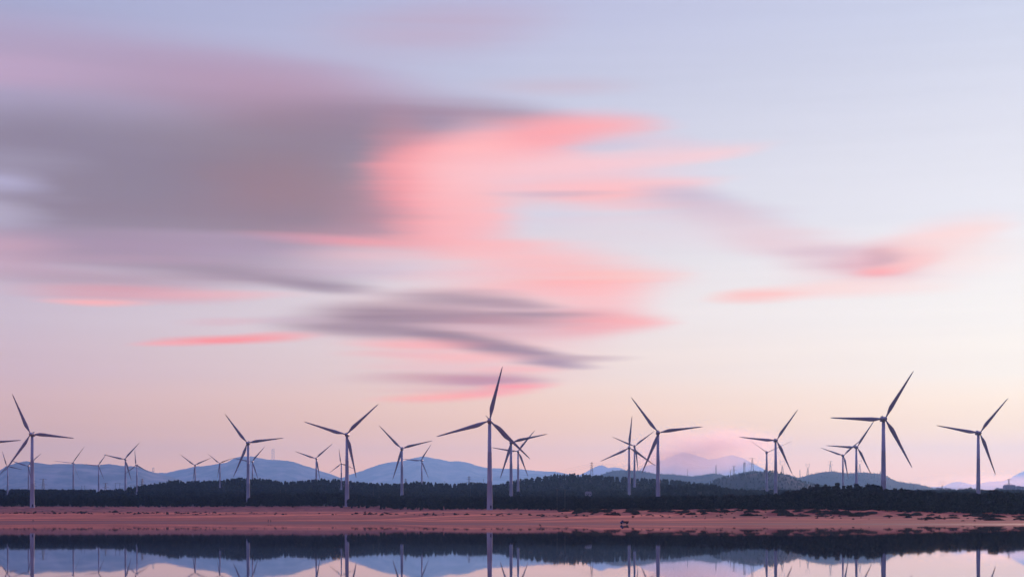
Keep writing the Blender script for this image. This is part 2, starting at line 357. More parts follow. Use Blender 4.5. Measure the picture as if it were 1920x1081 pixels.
def water_material():
    m = bpy.data.materials.new('still_water'); m.use_nodes = True; nt = m.node_tree; N = nt.nodes; L = nt.links
    b = N['Principled BSDF']; b.inputs['Base Color'].default_value = (.012, .018, .03, 1)
    b.inputs['Roughness'].default_value = .016; b.inputs['IOR'].default_value = 1.33; b.inputs['Specular IOR Level'].default_value = .5
    tc = N.new('ShaderNodeTexCoord'); mp = N.new('ShaderNodeMapping'); mp.inputs['Scale'].default_value = (.25, 1, 1); L.new(tc.outputs['Object'], mp.inputs[0])
    n = N.new('ShaderNodeTexNoise'); n.inputs['Scale'].default_value = .35; n.inputs['Detail'].default_value = 3; L.new(mp.outputs[0], n.inputs[0])
    bp = N.new('ShaderNodeBump'); bp.inputs['Strength'].default_value = .05; bp.inputs['Distance'].default_value = .012
    L.new(n.outputs[0], bp.inputs['Height']); L.new(bp.outputs[0], b.inputs['Normal'])
    return m
M['water'] = water_material()

# ------------------------------------------------------------------ terrain
tail = [(1530, 12.6), (1830, 18.5), (2120, 24.4), (2500, 33.8), (3000, 41), (3700, 50), (6000, 60), (20000, 80), (60000, 90)]
COLX = [-300, 300, 650, 919, 1150, 1500, 1920, 2300]
COLZ = [
 [(300,-1.5),(600,-.03),(700,.02),(950,.03),(1130,.10),(1230,1.1),(1350,3.9),(1430,6.4),(1470,8.2),(1535,11.7)],
 [(300,-1.5),(600,-.03),(700,.02),(950,.03),(1130,.10),(1230,1.1),(1350,3.9),(1430,6.4),(1470,8.2),(1535,11.7)],
 [(300,-1.5),(600,-.02),(700,.04),(1000,.08),(1120,1.0),(1270,4.0),(1390,6.6),(1440,8.4),(1505,11.2)],
 [(300,-1.5),(600,.0),(750,.15),(900,.8),(1050,3.5),(1150,5.9),(1235,8.2),(1300,8.8)],
 [(300,-1.5),(600,.0),(720,.2),(820,1.2),(920,3.5),(970,5.2),(1000,6.6),(1100,6.9)],
 [(300,-1.5),(620,.0),(720,.4),(820,2.0),(870,3.8),(905,5.6),(930,6.3),(1100,7.0)],
 [(300,-1.5),(590,.0),(680,.3),(780,1.5),(850,2.5),(890,3.5),(930,4.0),(1100,6.0)],
 [(300,-1.5),(590,.0),(680,.3),(780,1.5),(850,2.5),(890,3.5),(930,4.0),(1100,6.0)]]
def ground_z(x, D):
    x = np.asarray(x, float); D = np.asarray(D, float)
    zs = [np.interp(D, [p[0] for p in c+[t for t in tail if t[0] > c[-1][0]]], [p[1] for p in c+[t for t in tail if t[0] > c[-1][0]]]) for c in COLZ]
    xc = np.clip(x, COLX[0], COLX[-1]-1e-3); out = np.zeros(np.broadcast(x, D).shape)
    for i in range(len(COLX)-1):
        t = (xc-COLX[i])/(COLX[i+1]-COLX[i]); mk = (t >= 0) & (t < 1)
        t = t*t*(3-2*t)
        out = np.where(mk, zs[i]*(1-t)+zs[i+1]*t, out)
    X = (x-HX)/F*D
    amp = np.clip((out-.3)*.12, 0, .5)
    out = out + amp*fbm(X/14, D/9, 3, 5)
    # hummocks at the back of the right-hand beach
    hm = np.clip((x-1040)/60, 0, 1)*np.clip((out-3.2)/1.2, 0, 1)*np.clip((1090-D)/60, 0, 1)
    out = out + hm*(1.35*np.abs(fbm(X/10, D/13, 3, 9))*1.7-.3)
    # shallow pools on the wet flat
    flat = np.clip((out+.2)/.2, 0, 1)*np.clip((.35-out)/.2, 0, 1)
    out = out + flat*.12*fbm(X/70, D/55, 3, 21)
    return out

RIDGES = {
 # name: (crest distance, half depth, tree height, [(x, treetop row)])
 'left':  (2950, 420, 10, [(-400,918),(0,917),(100,918),(200,919),(235,915),(262,910),(300,905),(330,899),(350,902),(400,901),(420,899),(445,896),(480,897),(510,899),(530,903),(560,902),(600,898),(640,899),(670,903),(700,906),(740,907),(775,903),(800,904),(850,907),(880,904),(905,905),(940,910),(1000,918)]),
 'middle': (3060, 380, 10, [(900,922),(930,910),(955,901),(1000,895),(1040,889),(1070,888),(1100,889),(1130,891),(1150,893),(1200,896),(1240,897),(1290,902),(1320,906),(1345,914),(1380,925)]),
 'low':   (2100, 250, 10, [(1190,930),(1215,917),(1240,910),(1275,908),(1300,907),(1345,908),(1370,914),(1400,918),(1440,928)]),
 'near':  (1140, 110, 13, [(1400,935),(1440,927),(1480,922),(1500,912),(1520,908),(1560,906),(1600,907),(1650,908),(1690,914),(1720,921),(1760,930)]),
 'scrub': (5400, 800, 7, [(1270,925),(1300,912),(1330,904),(1345,896),(1370,890),(1400,886),(1420,883),(1440,881),(1455,882),(1475,888),(1500,899),(1530,907),(1560,913),(1600,922)]),
 'back left': (11000, 1300, 8, [(1080,905),(1115,893),(1125,888),(1150,880),(1170,879),(1200,880),(1230,886),(1260,887),(1300,891),(1320,888),(1338,885),(1360,889),(1380,896),(1420,910)]),
 'back crest': (10300, 900, 8, [(1340,905),(1375,888),(1395,882),(1410,880),(1430,881),(1455,890),(1490,905)]),
 'back right': (10700, 1300, 8, [(1420,905),(1450,888),(1470,886),(1498,893),(1520,887),(1540,883),(1560,881),(1590,885),(1620,883),(1650,886),(1665,892),(1682,900),(1700,903),(1720,905),(1740,910),(1765,917),(1800,925)]),
 'town':  (4700, 500, 7, [(1700,928),(1740,922),(1760,917),(1800,917),(1820,914),(1850,919),(1880,921),(1920,920),(2000,920),(2200,922)]),
}
def ridge_z(name, x, D):
    Dc, w, th, prof = RIDGES[name]
    yc = np.interp(x, [p[0] for p in prof], [p[1] for p in prof], left=1400, right=1400)
    zc = EYE+(HY-yc)/F*Dc-th*.92
    base = 10.0 if name == 'near' else ground_z(np.full_like(np.asarray(x, float), 100.), np.full_like(np.asarray(x, float), Dc))-6
    base = np.minimum(base, zc) if name != 'near' else 6.0
    q = (D-Dc)/w
    s = np.exp(-q*q*1.1)
    X = (x-HX)/F*D
    n = fbm(X/(w*.28), D/(w*.35), 4, 31)*(zc-base)*.18*(1-np.exp(-q*q*3))
    return base-8+(zc-base+8)*s+n
def land_z(x, D):
    z = ground_z(x, D)
    for k, (Dc, w, th, prof) in RIDGES.items():
        m = (x > prof[0][0]) & (x < prof[-1][0]) & (np.abs(D-Dc) < w*1.7)
        if np.any(m):
            r = ridge_z(k, x, D); z = np.where(m, np.maximum(z, r), z)
    return z

def grid_mesh(name, Xc, Dc_, zfun, smooth=True):
    xx, dd = np.meshgrid(Xc, Dc_)
    z = zfun(xx, dd)
    V = np.stack([(xx-HX)/F*dd, dd, z], -1).reshape(-1, 3)
    nr, nc = xx.shape; i = np.arange(nr*nc).reshape(nr, nc)
    Fc = np.stack([i[:-1, :-1], i[:-1, 1:], i[1:, 1:], i[1:, :-1]], -1).reshape(-1, 4)
    return mesh_np(name, V, Fc, smooth)

cols = np.concatenate([np.linspace(-9000, -400, 40)[:-1], np.arange(-400, 2320, 5), np.linspace(2320, 11000, 40)])
drow = np.concatenate([np.linspace(250, 560, 12)[:-1], np.arange(560, 1600, 5), np.geomspace(1600, 4000, 60), np.geomspace(4100, 41000, 40)])
tag(link('ground', grid_mesh('ground', cols, drow, ground_z), M['ground']), kind='structure')
# lake bed and the near shore behind the viewer
V = []; nn = 61
gx = np.linspace(-30000, 30000, nn); gy = np.linspace(-9000, 260, 40)
xx, yy = np.meshgrid(gx, gy); zz = np.where(yy > -25, -1.7, -1.7+np.clip((-25-yy)*.05, 0, 12))
i = np.arange(xx.size).reshape(xx.shape)
tag(link('lake_bed', mesh_np('lake_bed', np.stack([xx, yy, zz], -1).reshape(-1, 3), np.stack([i[:-1, :-1], i[:-1, 1:], i[1:, 1:], i[1:, :-1]], -1).reshape(-1, 4), True), M['ground']), kind='structure')
gx = np.linspace(-12000, 12000, 25); gy = np.linspace(-400, 1400, 10)
xx, yy = np.meshgrid(gx, gy); i = np.arange(xx.size).reshape(xx.shape)
tag(link('water', mesh_np('water', np.stack([xx, yy, xx*0], -1).reshape(-1, 3), np.stack([i[:-1, :-1], i[:-1, 1:], i[1:, 1:], i[1:, :-1]], -1).reshape(-1, 4), True), M['water']), kind='structure')

for k, (Dc, w, th, prof) in RIDGES.items():
    xs = np.arange(prof[0][0], prof[-1][0]+1, 3.0); ds = np.linspace(Dc-1.7*w, Dc+1.7*w, 70)
    o = link('hill', grid_mesh('hill', xs, ds, lambda a, b, k=k: ridge_z(k, a, b)), M['hillsoil'] if Dc < 4000 else M['scrubhill'])
    tag(o, kind='structure')

# far mountains: (distance, half depth, material, profile, roughness)
MOUNT = [
 (19000, 3000, 'rocky', [(-500,930),(-200,905),(-60,893),(0,880),(12,872),(30,866),(50,864),(75,867),(95,869),(140,868),(180,871),(205,869),(232,873),(246,872),(262,875),(275,880),(285,884),(310,890),(340,900),(380,915),(420,930)]),
 (25000, 3400, 'rocky', [(150,925),(220,900),(270,888),(300,885),(312,885),(330,881),(350,877),(368,873),(385,872),(402,869),(425,866),(440,858),(452,854),(470,854),(488,857),(500,860),(515,861),(530,862),(545,863),(558,867),(575,873),(600,881),(620,888),(640,895),(665,902),(700,915),(740,930)]),
 (30000, 3800, 'rocky', [(560,930),(600,912),(640,895),(655,889),(680,881),(700,873),(730,865),(755,863),(775,857),(790,854),(802,855),(820,859),(845,864),(862,863),(880,867),(900,873),(915,876),(940,877),(970,878),(1000,881),(1040,883),(1065,887),(1100,893),(1150,905),(1220,925)]),
 (34000, 3600, 'rocky_hazed', [(1000,925),(1050,903),(1085,890),(1098,884),(1112,876),(1124,871),(1130,870),(1140,876),(1154,874),(1168,878),(1190,888),(1230,892),(1250,893),(1300,905),(1360,925)]),
 (35500, 3000, 'rocky_hazed', [(1130,925),(1180,892),(1205,875),(1225,868),(1250,872),(1270,877),(1290,883),(1310,885),(1330,880),(1350,879),(1380,888),(1420,905),(1480,925)]),
 (38000, 3000, 'rocky_hazed', [(1150,925),(1200,890),(1230,867),(1255,856),(1280,846),(1305,852),(1330,860),(1345,858),(1372,851),(1395,858),(1420,872),(1450,886),(1500,905),(1560,925)]),
 (38000, 3000, 'rocky_hazed', [(1650,925),(1700,914),(1740,913),(1770,910),(1786,903),(1800,902),(1822,907),(1840,905),(1856,901),(1875,901),(1890,898),(1905,889),(1930,877),(1970,862),(2050,850),(2200,880),(2400,925)]),
]
for i, (Dc, w, mt, prof) in enumerate(MOUNT):
    xs = np.arange(prof[0][0], prof[-1][0]+1, 3.0); ds = np.linspace(Dc-w, Dc+w, 46)
    def mz(x, D, Dc=Dc, w=w, prof=prof, i=i):
        yc = np.interp(x, [p[0] for p in prof], [p[1] for p in prof])
        zc = EYE+(HY-yc)/F*Dc
        X = (x-HX)/F*D
        zc = zc+fbm(X/90, X*0+i, 3, 3+i)*7
        q = (D-Dc)/w
        body = zc*np.clip(1-np.abs(q)**1.25, 0, 1)
        rid = fbm(X/520, D/620, 5, 51+i)*zc*.34*(1-np.exp(-(q*2.2)**2))
        return np.where(np.abs(q) > .985, -5, body+rid*(1-np.abs(q)))
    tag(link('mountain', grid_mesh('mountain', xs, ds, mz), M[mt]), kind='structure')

# ------------------------------------------------------------------ wind turbines
def blade_mesh(name, Lb, pitch):
    """root at origin, spans +Z, chord in X (trailing edge towards -X), thickness in Y; rotor faces -Y"""
    st = [(0,.95,1.0,.5,0),(.035,.95,1.0,.5,0),(.09,1.35,.62,.42,14),(.16,2.45,.34,.34,13),(.22,3.15,.25,.32,11),(.28,3.1,.22,.31,9),(.4,2.55,.2,.31,6.5),
          (.55,1.98,.18,.31,4),(.7,1.5,.17,.31,2),(.85,1.08,.16,.31,.8),(.94,.78,.15,.31,0),(.985,.42,.15,.32,0),(1.0,.1,.2,.4,0)]
    n = 14; vs = []; k = Lb/40.0
    for t, ch, th, le, tw in st:
        a = R(tw+pitch); ch *= k
        for j in range(n):
            u = 2*math.pi*j/n
            x = math.cos(u); y = math.sin(u)
            fat = th if th > .9 else th*(1+.35*x)
            px = ch*(x*.5+(.5-le)) * -1 + 0
            px = -(ch*(.5-le) ) + ch*.5*x
            py = ch*.5*fat*y
            vs.append((px*math.cos(a)-py*math.sin(a), px*math.sin(a)+py*math.cos(a)-.6*k*t*t, t*Lb))
    fs = [(j*n+i, j*n+(i+1) % n, (j+1)*n+(i+1) % n, (j+1)*n+i) for j in range(len(st)-1) for i in range(n)]
    fs.append(tuple((len(st)-1)*n+i for i in range(n)))
    b = MB(); b.add(vs, fs); return b.mesh(name, True)
BLADES = {}
def get_blade(Lb, pitch):
    key = (Lb, pitch)
    if key not in BLADES: BLADES[key] = blade_mesh('blade', Lb, pitch)
    return BLADES[key]
def hub_mesh(k):
    b = MB(); b.lathe([(0.02,2.25*k),(.55*k,2.15*k),(1.0*k,1.8*k),(1.35*k,1.2*k),(1.5*k,.5*k),(1.52*k,-.2*k),(1.48*k,-1.2*k),(.9*k,-1.5*k),(.02,-1.5*k)], 20, 'Y')
    return b.mesh('hub', True)
def nacelle_mesh(k):
    secs = [(1.5,1.25,1.25),(2.2,1.62,1.7),(4.5,1.75,1.85),(8.0,1.7,1.75),(9.6,1.4,1.45),(10.2,.9,1.0)]
    n = 16; vs = []
    for y, a, c in secs:
        for j in range(n):
            u = 2*math.pi*j/n; cx, cz = math.cos(u), math.sin(u)
            sx = math.copysign(abs(cx)**.55, cx); sz = math.copysign(abs(cz)**.55, cz)
            vs.append((sx*a*k, y*k, sz*c*k))
    fs = [(j*n+i, j*n+(i+1) % n, (j+1)*n+(i+1) % n, (j+1)*n+i) for j in range(len(secs)-1) for i in range(n)]
    fs += [tuple(range(n)), tuple((len(secs)-1)*n+i for i in range(n))]
    b = MB(); b.add(vs, fs)
    b.box((0, 8.2*k, 2.1*k), (1.6*k, 1.2*k, .7*k)); b.tube((.5*k, 8.8*k, 1.7*k), (.5*k, 8.8*k, 3.3*k), .06*k, .05*k, 5)
    m = b.mesh('nacelle', False)
    for p in m.polygons: p.use_smooth = len(p.vertices) == 4 and abs(p.normal.y) < .9
    return m
HUBS = {}
# (hub x, hub row, base row (visible foot), blade tips, size class, nacelle side, pitch, label)
TURB = [
 (57.5,813.5,951,[(22.4,739.2),(142,822.7)],'L',1,0,'large white wind turbine on the far left, its whole tower standing at the sand edge'),
 (-38,832,950,[(42.6,824.2),(-71.3,902)],'L',1,0,'wind turbine cut off by the left edge, only one blade reaching into the picture'),
 (13.2,873.5,925,[(4.8,845.1),(42.6,879.5)],'S',1,0,'small dark wind turbine at the left edge, its foot on the dark wood'),
 (52.2,872.8,929,[(19,863.6),(79,850)],'L',1,0,'distant wind turbine almost hidden behind the big left-hand tower'),
 (136.2,867.3,928,[(97.9,863.4),(158.8,837.9)],'L',1,62,'distant wind turbine with very thin pale blades, first right of the big left one'),
 (184,872.3,921,[(156,869.7),(201,850.7)],'S',1,20,'small wind turbine between the thin-bladed one and the overlapping pair on the left'),
 (233.9,860.3,929,[(192.5,852.3),(262.8,830.2)],'L',1,0,'taller, farther wind turbine of the overlapping pair before the left mountain'),
 (255,871.6,926.5,[(252.6,842.2),(280.6,884.1)],'S',1,0,'smaller wind turbine of the overlapping left pair, one blade pointing straight up'),
 (365.1,871.5,928,[(336.9,851.7),(396.6,858.8)],'L',1,0,'distant wind turbine with a Y of raised blades, left shoulder of the middle mountain'),
 (411.7,867.9,914,[(390,850.6),(437.3,858.1)],'S',1,0,'small wind turbine whose pale foot stands out in front of the wooded hill'),
 (463.7,829.9,942,[(420.6,775.5),(532.5,822.2)],'L',1,0,'large wind turbine left of centre-left mountain top, one blade raised left, one level right'),
 (472.6,864.8,928,[(437,858.4),(498.1,836.6)],'L',1,0,'distant wind turbine peeping out right behind a large tower, foot hidden by wood'),
 (592.3,858.8,926,[(552.5,846.2),(624,832.2)],'L',1,0,'distant wind turbine on the right slope of the mountain, foot hidden by trees'),
 (639.5,868.4,917,[(635.7,840.6),(665.5,879)],'S',1,0,'small wind turbine crossing behind a big tower, one blade pointing up'),
 (649.3,814,950,[(569.5,790.6),(711,757.3)],'L',1,0,'large wind turbine with wide V of raised blades and nacelle showing on its right'),
 (752.8,840.4,938,[(711,797.1),(811.6,826.2)],'L',1,0,'mid-sized wind turbine left of the central mountain peak, low blade pointing down left'),
 (789.4,862.6,928,[(755.4,860.4),(811.2,832.2)],'L',1,0,'distant wind turbine in front of the central mountain peak, foot hidden by trees'),
 (918,788.2,954.8,[(942.7,688.9),(818,820.4),(993.4,861)],'L',0,0,'tallest and nearest wind turbine, its whole tower standing on the sand at the centre'),
 (958.2,829,943,[(1026.8,814.1),(938.8,896)],'L',0,0,'wind turbine just right of the tallest one, a blade tip showing behind its hub'),
 (971.5,845.7,929,[(1004.8,806.3),(922.4,839.6)],'L',0,0,'rear one of the two turbines right of the tallest, level blade pointing left'),
 (1180.1,838.7,936,[(1185.4,779.2),(1126.2,864.1),(1230,873.4)],'L',0,0,'wind turbine with one blade straight up, crossed by the blades of the one behind'),
 (1190.3,835.9,912,[(1147,817.9),(1226.4,808.6)],'L',-1,0,'farther wind turbine of the crossing pair, white foot on the wooded hillside'),
 (1234.5,810.5,947,[(1182.7,745),(1318.2,800)],'L',0,0,'large wind turbine beside the crossing pair, long level blade pointing right'),
 (1438.2,847.7,931,[(1395.5,817.7),(1484.4,827)],'L',1,72,'wind turbine with hair-thin edge-on blades behind a darker turbine on the right'),
 (1455.9,825,940,[(1497,768.2),(1385.1,820)],'L',-1,0,'dark wind turbine in front of the thin-bladed one, before the blue scrub hill'),
 (1581.6,853.3,928,[(1537.7,838.2),(1591,898.1)],'L',-1,0,'farther, leftmost turbine of the overlapping pair before the blue hills at right'),
 (1607.2,837.7,935,[(1639.4,789.3),(1548.3,833.9),(1636.5,891.5)],'L',-1,0,'nearer turbine of the overlapping pair on the right, blade tip by the big one'),
 (1659.5,784.6,955,[(1713.4,696.4),(1554.4,782.7),(1711,876.7)],'L',-1,0,'second tallest wind turbine, rising behind the dense wood on the right'),
 (1837.2,810.9,947,[(1890.9,746.9),(1754,795.9),(1868.2,889.5)],'L',-1,0,'rightmost large wind turbine, standing alone left of the town buildings'),
]
def fit(tips):
    best = None
    th = np.linspace(-np.pi, np.pi, 721)[:, None]; ps = np.radians(np.arange(0, 34, 1.0))[None, :]
    T = np.array(tips)                      # rel x, rel up
    err = 0; ang0 = math.atan2(T[0][1], T[0][0])
    best = (1e9,)
    for order in ([0,1,2],[0,2,1]):
        A = []; B = []
        vx = [np.cos(th+2*np.pi/3*order[i])*np.cos(ps) for i in range(len(T))]
        vy = [np.sin(th+2*np.pi/3*order[i])+0*ps for i in range(len(T))]
        num = sum(T[i][0]*vx[i]+T[i][1]*vy[i] for i in range(len(T))); den = sum(vx[i]**2+vy[i]**2 for i in range(len(T)))
        Ls = num/den
        e = sum((T[i][0]-Ls*vx[i])**2+(T[i][1]-Ls*vy[i])**2 for i in range(len(T))) + (ps*4)**2*.3
        e = np.where(Ls > 0, e, 1e9)
        j = np.unravel_index(np.argmin(e), e.shape)
        if e[j] < best[0]: best = (e[j], Ls[j], th[j[0], 0], ps[0, j[1]])
    return best
turb_pos = []
for hx, hy, by, tips, cls, side, pitch, label in TURB:
    rel = [(a-hx, hy-b) for a, b in tips]
    e, Lp, phi, psi = fit(rel)
    Lb = 40.0; k = 1.0
    D = Lb*F/Lp
    if cls == 'S':                            # stand it where the land really shows at its foot
        ds = np.arange(2150, 3000, 5.0); rr = HY-(land_z(np.full_like(ds, hx), ds)-EYE)/ds*F
        D = float(ds[np.argmin(np.abs(rr-by)+np.abs(ds-2600)*.002)]); Lb = round(Lp*D/F, 1); k = Lb/36.0
    hub = P(hx, hy, D); gz = EYE+(HY-by)/F*D
    psi_s = psi*(side if side else 0)+(.05*side)
    root = empty('wind_turbine', (hub.x, D, gz), -psi_s)      # rotor faces the viewer's side, nacelle trails behind
    Hh = hub.z-gz
    tag(root, label, 'wind turbine', 'wind turbines of the wind farm')
    # the rotor sits ahead of the tower
    b = MB(); r0, r1 = 2.05*k, 1.2*k; tw = Hh-1.6*k
    b.lathe([(r0*1.05,-14),(r0*1.04,0),(r0,1.5*k),(r0+(r1-r0)*.33,tw*.33),(r0+(r1-r0)*.33+.05,tw*.332),(r0+(r1-r0)*.335,tw*.336),(r0+(r1-r0)*.66,tw*.66),(r0+(r1-r0)*.66+.05,tw*.662),(r0+(r1-r0)*.665,tw*.666),(r1,tw),(.05,tw)], 28)
    yo = 4.2*k
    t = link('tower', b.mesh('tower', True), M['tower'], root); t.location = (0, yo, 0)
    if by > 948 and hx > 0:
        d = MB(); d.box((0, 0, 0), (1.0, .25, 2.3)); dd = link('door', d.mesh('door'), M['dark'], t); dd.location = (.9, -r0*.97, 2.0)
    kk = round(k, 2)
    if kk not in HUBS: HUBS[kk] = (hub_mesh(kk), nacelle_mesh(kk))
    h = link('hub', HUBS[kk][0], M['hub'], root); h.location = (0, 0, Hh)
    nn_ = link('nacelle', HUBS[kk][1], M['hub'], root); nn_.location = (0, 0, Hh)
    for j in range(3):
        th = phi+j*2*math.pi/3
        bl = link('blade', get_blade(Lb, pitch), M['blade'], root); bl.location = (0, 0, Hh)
        bl.rotation_euler = (0, math.pi/2-th, 0)
    turb_pos.append((hx, D))
    print('T', round(hx), 'D', round(D), 'H', round(Hh, 1), 'psi', round(math.degrees(psi), 1), 'err', round(float(e), 1), 'gz', round(gz, 1))

# ------------------------------------------------------------------ trees
def crown_tris(r, n, h, w, kind, size):
    """triangles of a crown: leaf sprays on drooping limbs"""
    T = []
    if kind == 'spire':
        z = h*(.12+.88*r.random(n)**.8); rad = w*.5*(1-(z/h)**1.5)*(.75+.3*np.sin(z*2.1+r.random()*6))+.15
    elif kind == 'round':
        z = h*(.18+.82*r.random(n)); q = (z/h-.55)/.5; rad = w*.5*np.sqrt(np.clip(1-q*q, .03, 1))
    else:
        z = h*(.1+.9*r.random(n)**.9); q = z/h; rad = w*.5*np.clip(1.15-q**2.2, .1, 1)*(.65+.45*np.abs(np.sin(q*9+r.random()*6)))
    a = r.random(n)*2*np.pi
    lob = 1+.28*np.sin(a*3+r.random()*6)*np.sin(z*1.3+r.random()*6)
    rr = rad*lob*np.sqrt(.25+.75*r.random(n))
    c = np.stack([np.cos(a)*rr, np.sin(a)*rr, z], 1)
    s = size*(.6+.8*r.random(n))
    d = r.normal(size=(n, 3)); d /= np.linalg.norm(d, axis=1)[:, None]; d[:, 2] = np.abs(d[:, 2])*.7+.25
    u = np.cross(d, r.normal(size=(n, 3))); u /= np.linalg.norm(u, axis=1)[:, None]
    p0 = c-d*s[:, None]*.5-u*s[:, None]*.45; p1 = c-d*s[:, None]*.4+u*s[:, None]*.45; p2 = c+d*s[:, None]*.7
    return np.stack([p0, p1, p2], 1)      # n,3,3
NEAR_V = []; MID_V = []; FAR_V = []
kinds = ['spire', 'round', 'tier', 'spire', 'tier', 'spire']
fkinds = ['spire', 'spire', 'tier', 'spire', 'round', 'spire']
for i in range(6):
    r = np.random.default_rng(100+i)
    NEAR_V.append(crown_tris(r, 420, 1.0*10, 6.5 if kinds[i] != 'spire' else 4.6, kinds[i], 1.25))
    MID_V.append(crown_tris(r, 190, 10, 6.6 if kinds[i] != 'spire' else 4.4, kinds[i], 1.5))
    FAR_V.append(crown_tris(r, 46, 10 if fkinds[i] != 'round' else 8, 6.8 if fkinds[i] != 'spire' else 5.2, fkinds[i], 2.4))

EDGE_X = [-500, 0, 100, 400, 600, 700, 800, 870, 919, 980, 1050, 1100, 1200, 1500, 1700, 1920, 2400]
EDGE_D = [1560, 1552, 1548, 1520, 1515, 1470, 1380, 1300, 1268, 1230, 1165, 1100, 1040, 952, 928, 920, 920]
def edge(x): return np.interp(x, EDGE_X, EDGE_D)
def height(x, D):
    h = np.where(D < 2000, np.interp(x, [0, 400, 480, 640, 700, 1080, 1250, 1430, 1500, 1700, 1800, 1920], [7.5, 8, 10, 10.5, 8, 8.5, 9.5, 10, 12.5, 13, 12.5, 12.5]), 10.0)
    h = np.where(D > 4000, 8.0, h*np.where((D < 2000) & (x > 1080), .86, .95))
    return h
cand = []
D = 900.0
while D < 11300:
    step = D/150.0 if D < 2200 else (D/205.0 if D < 3400 else D/240.0)
    x0, x1 = -140, 2060
    dx = step/D*F
    xs = np.arange(x0, x1, dx); xs = xs+rng.uniform(-.5, .5, len(xs))*dx
    ds = D+rng.uniform(-.5, .5, len(xs))*step*1.2
    cand.append(np.stack([xs, ds], 1)); D += step
cand = np.concatenate(cand)
x, D = cand[:, 0], cand[:, 1]
keep = D > edge(x)+rng.uniform(0, 6, len(x))
keep &= ~((D > 3350) & (D < 3900))
# beyond the first hills only the hill faces carry visible trees
onr = np.zeros(len(x), bool)
for k, (Dc, w, th, prof) in RIDGES.items():
    if Dc > 4000: onr |= (x > prof[0][0]) & (x < prof[-1][0]) & (D > Dc-w*1.2) & (D < Dc+w*.12)
keep &= (D < 3350) | onr
# thin behind crests
for k in ('left', 'middle'):
    Dc, w, th, prof = RIDGES[k]
    keep &= ~((x > prof[0][0]+30) & (x < prof[-1][0]-40) & (D > Dc+40) & (D < 3400))
for hx, Dt in turb_pos:                      # clearings at the feet of the turbines
    keep &= ~((np.abs((x-hx)/F*D) < 6) & (np.abs(D-Dt-4) < 9))
keep &= ~((D > 3400) & (rng.random(len(x)) < .35))
x, D = x[keep], D[keep]
z = land_z(x, D)
hgt = height(x, D)*np.where(D > 1700, rng.uniform(.74, 1.06, len(x)), rng.uniform(.66, 1.12, len(x)))
front = (D-edge(x)) < 25
hgt = np.where(front, hgt*np.clip(.35+(D-edge(x))/25*.55, .3, 1), hgt)
# a bush fringe on the right, and now and then an emergent
em = rng.random(len(x)) < .02; hgt = np.where(em, hgt*1.08, hgt)
VIS = {57.5:951, 13.2:925, 184:921, 233.9:918.5, 255:926.5, 411.7:914, 463.7:934, 639.5:917, 649.3:944.5, 752.8:927.6, 918:954.8, 958.2:926.5, 971.5:920, 1180.1:924, 1190.3:907, 1234.5:926, 1438.2:921, 1455.9:919, 1659.5:916, 1837.2:925.4}
top_row = HY-(z+hgt-EYE)/D*F; ok = np.ones(len(x), bool)
for hx, Dt in turb_pos:                       # service clearings: trees that would hide a visible foot are felled
    v = VIS.get(hx)
    if v: ok &= ~((np.abs(x-hx) < 2.5+2.6/D*F*.6) & (D < Dt+3) & (top_row < v))
x, D, z, hgt = x[ok], D[ok], z[ok], hgt[ok]
px = hgt/D*F                                 # apparent height
infr = (x > -10) & (x < 1930)
# what the first rows hide does not count as large: judge by visible front rows
vis = infr & ((D-edge(x)) < np.where(x > 1080, 45, 14))
order = np.argsort(np.where(vis, -px, 0))
solo = order[:300]
rest = np.ones(len(x), bool); rest[solo] = False
print('trees', len(x), 'near', int((D < 1600).sum()), 'mid', int(((D >= 1600) & (D < 3400)).sum()), 'far', int((D >= 3400).sum()))

def stuff_trees(sel, variants):
    parts = []
    vi = rng.integers(0, len(variants), len(x)); rot = rng.uniform(0, 2*np.pi, len(x))
    wd = rng.uniform(.85, 1.25, len(x))
    for v in range(len(variants)):
        idx = np.where(sel & (vi == v))[0]
        if not len(idx): continue
        T = variants[v].reshape(-1, 3)
        s = (hgt[idx]/10.0)[:, None]; c, sn = np.cos(rot[idx])[:, None], np.sin(rot[idx])[:, None]; w_ = wd[idx][:, None]*s
        vx = (T[:, 0]*c-T[:, 1]*sn)*w_+((x[idx]-HX)/F*D[idx])[:, None]
        vy = (T[:, 0]*sn+T[:, 1]*c)*w_+D[idx][:, None]
        vz = T[:, 2]*s+z[idx][:, None]
        parts.append(np.stack([vx, vy, vz], -1).reshape(-1, 3))
    return np.concatenate(parts)
Vn = np.concatenate([stuff_trees(rest & (D < 1750), MID_V), stuff_trees(rest & (D >= 1750), FAR_V)])
me = mesh_np('woodland', Vn, np.arange(len(Vn)).reshape(-1, 3))
tag(link('woodland', me, M['leaf_far']), 'dark pine woodland covering the plain and the hills behind the beach', 'woodland', kind='stuff')
print('woodland tris', len(Vn)//3)

# 300 trees of the front rows, each with a trunk and a crown
crown_me = [mesh_np('crown', t.reshape(-1, 3), np.arange(t.shape[0]*3).reshape(-1, 3)) for t in NEAR_V]
trunk_me = []
for i in range(6):
    b = MB(); r = random.Random(i); top = 7.2
    pts = [Vector((0, 0, -1.0)), Vector((r.uniform(-.1, .1), r.uniform(-.1, .1), 2.2)), Vector((r.uniform(-.3, .3), r.uniform(-.3, .3), 4.8)), Vector((r.uniform(-.5, .5), r.uniform(-.5, .5), top))]
    for j in range(3): b.tube(pts[j], pts[j+1], .2-.05*j, .15-.05*j, 6, False)
    for j in range(7):
        a = r.uniform(0, 6.28); zz_ = r.uniform(1.8, 6.5); b.tube((0, 0, zz_), (math.cos(a)*1.9, math.sin(a)*1.9, zz_+1.0), .06, .02, 4, False)
    trunk_me.append(b.mesh('trunk'))
for m_ in crown_me: m_.materials.append(M['leaf'])
for m_ in trunk_me: m_.materials.append(M['bark'])
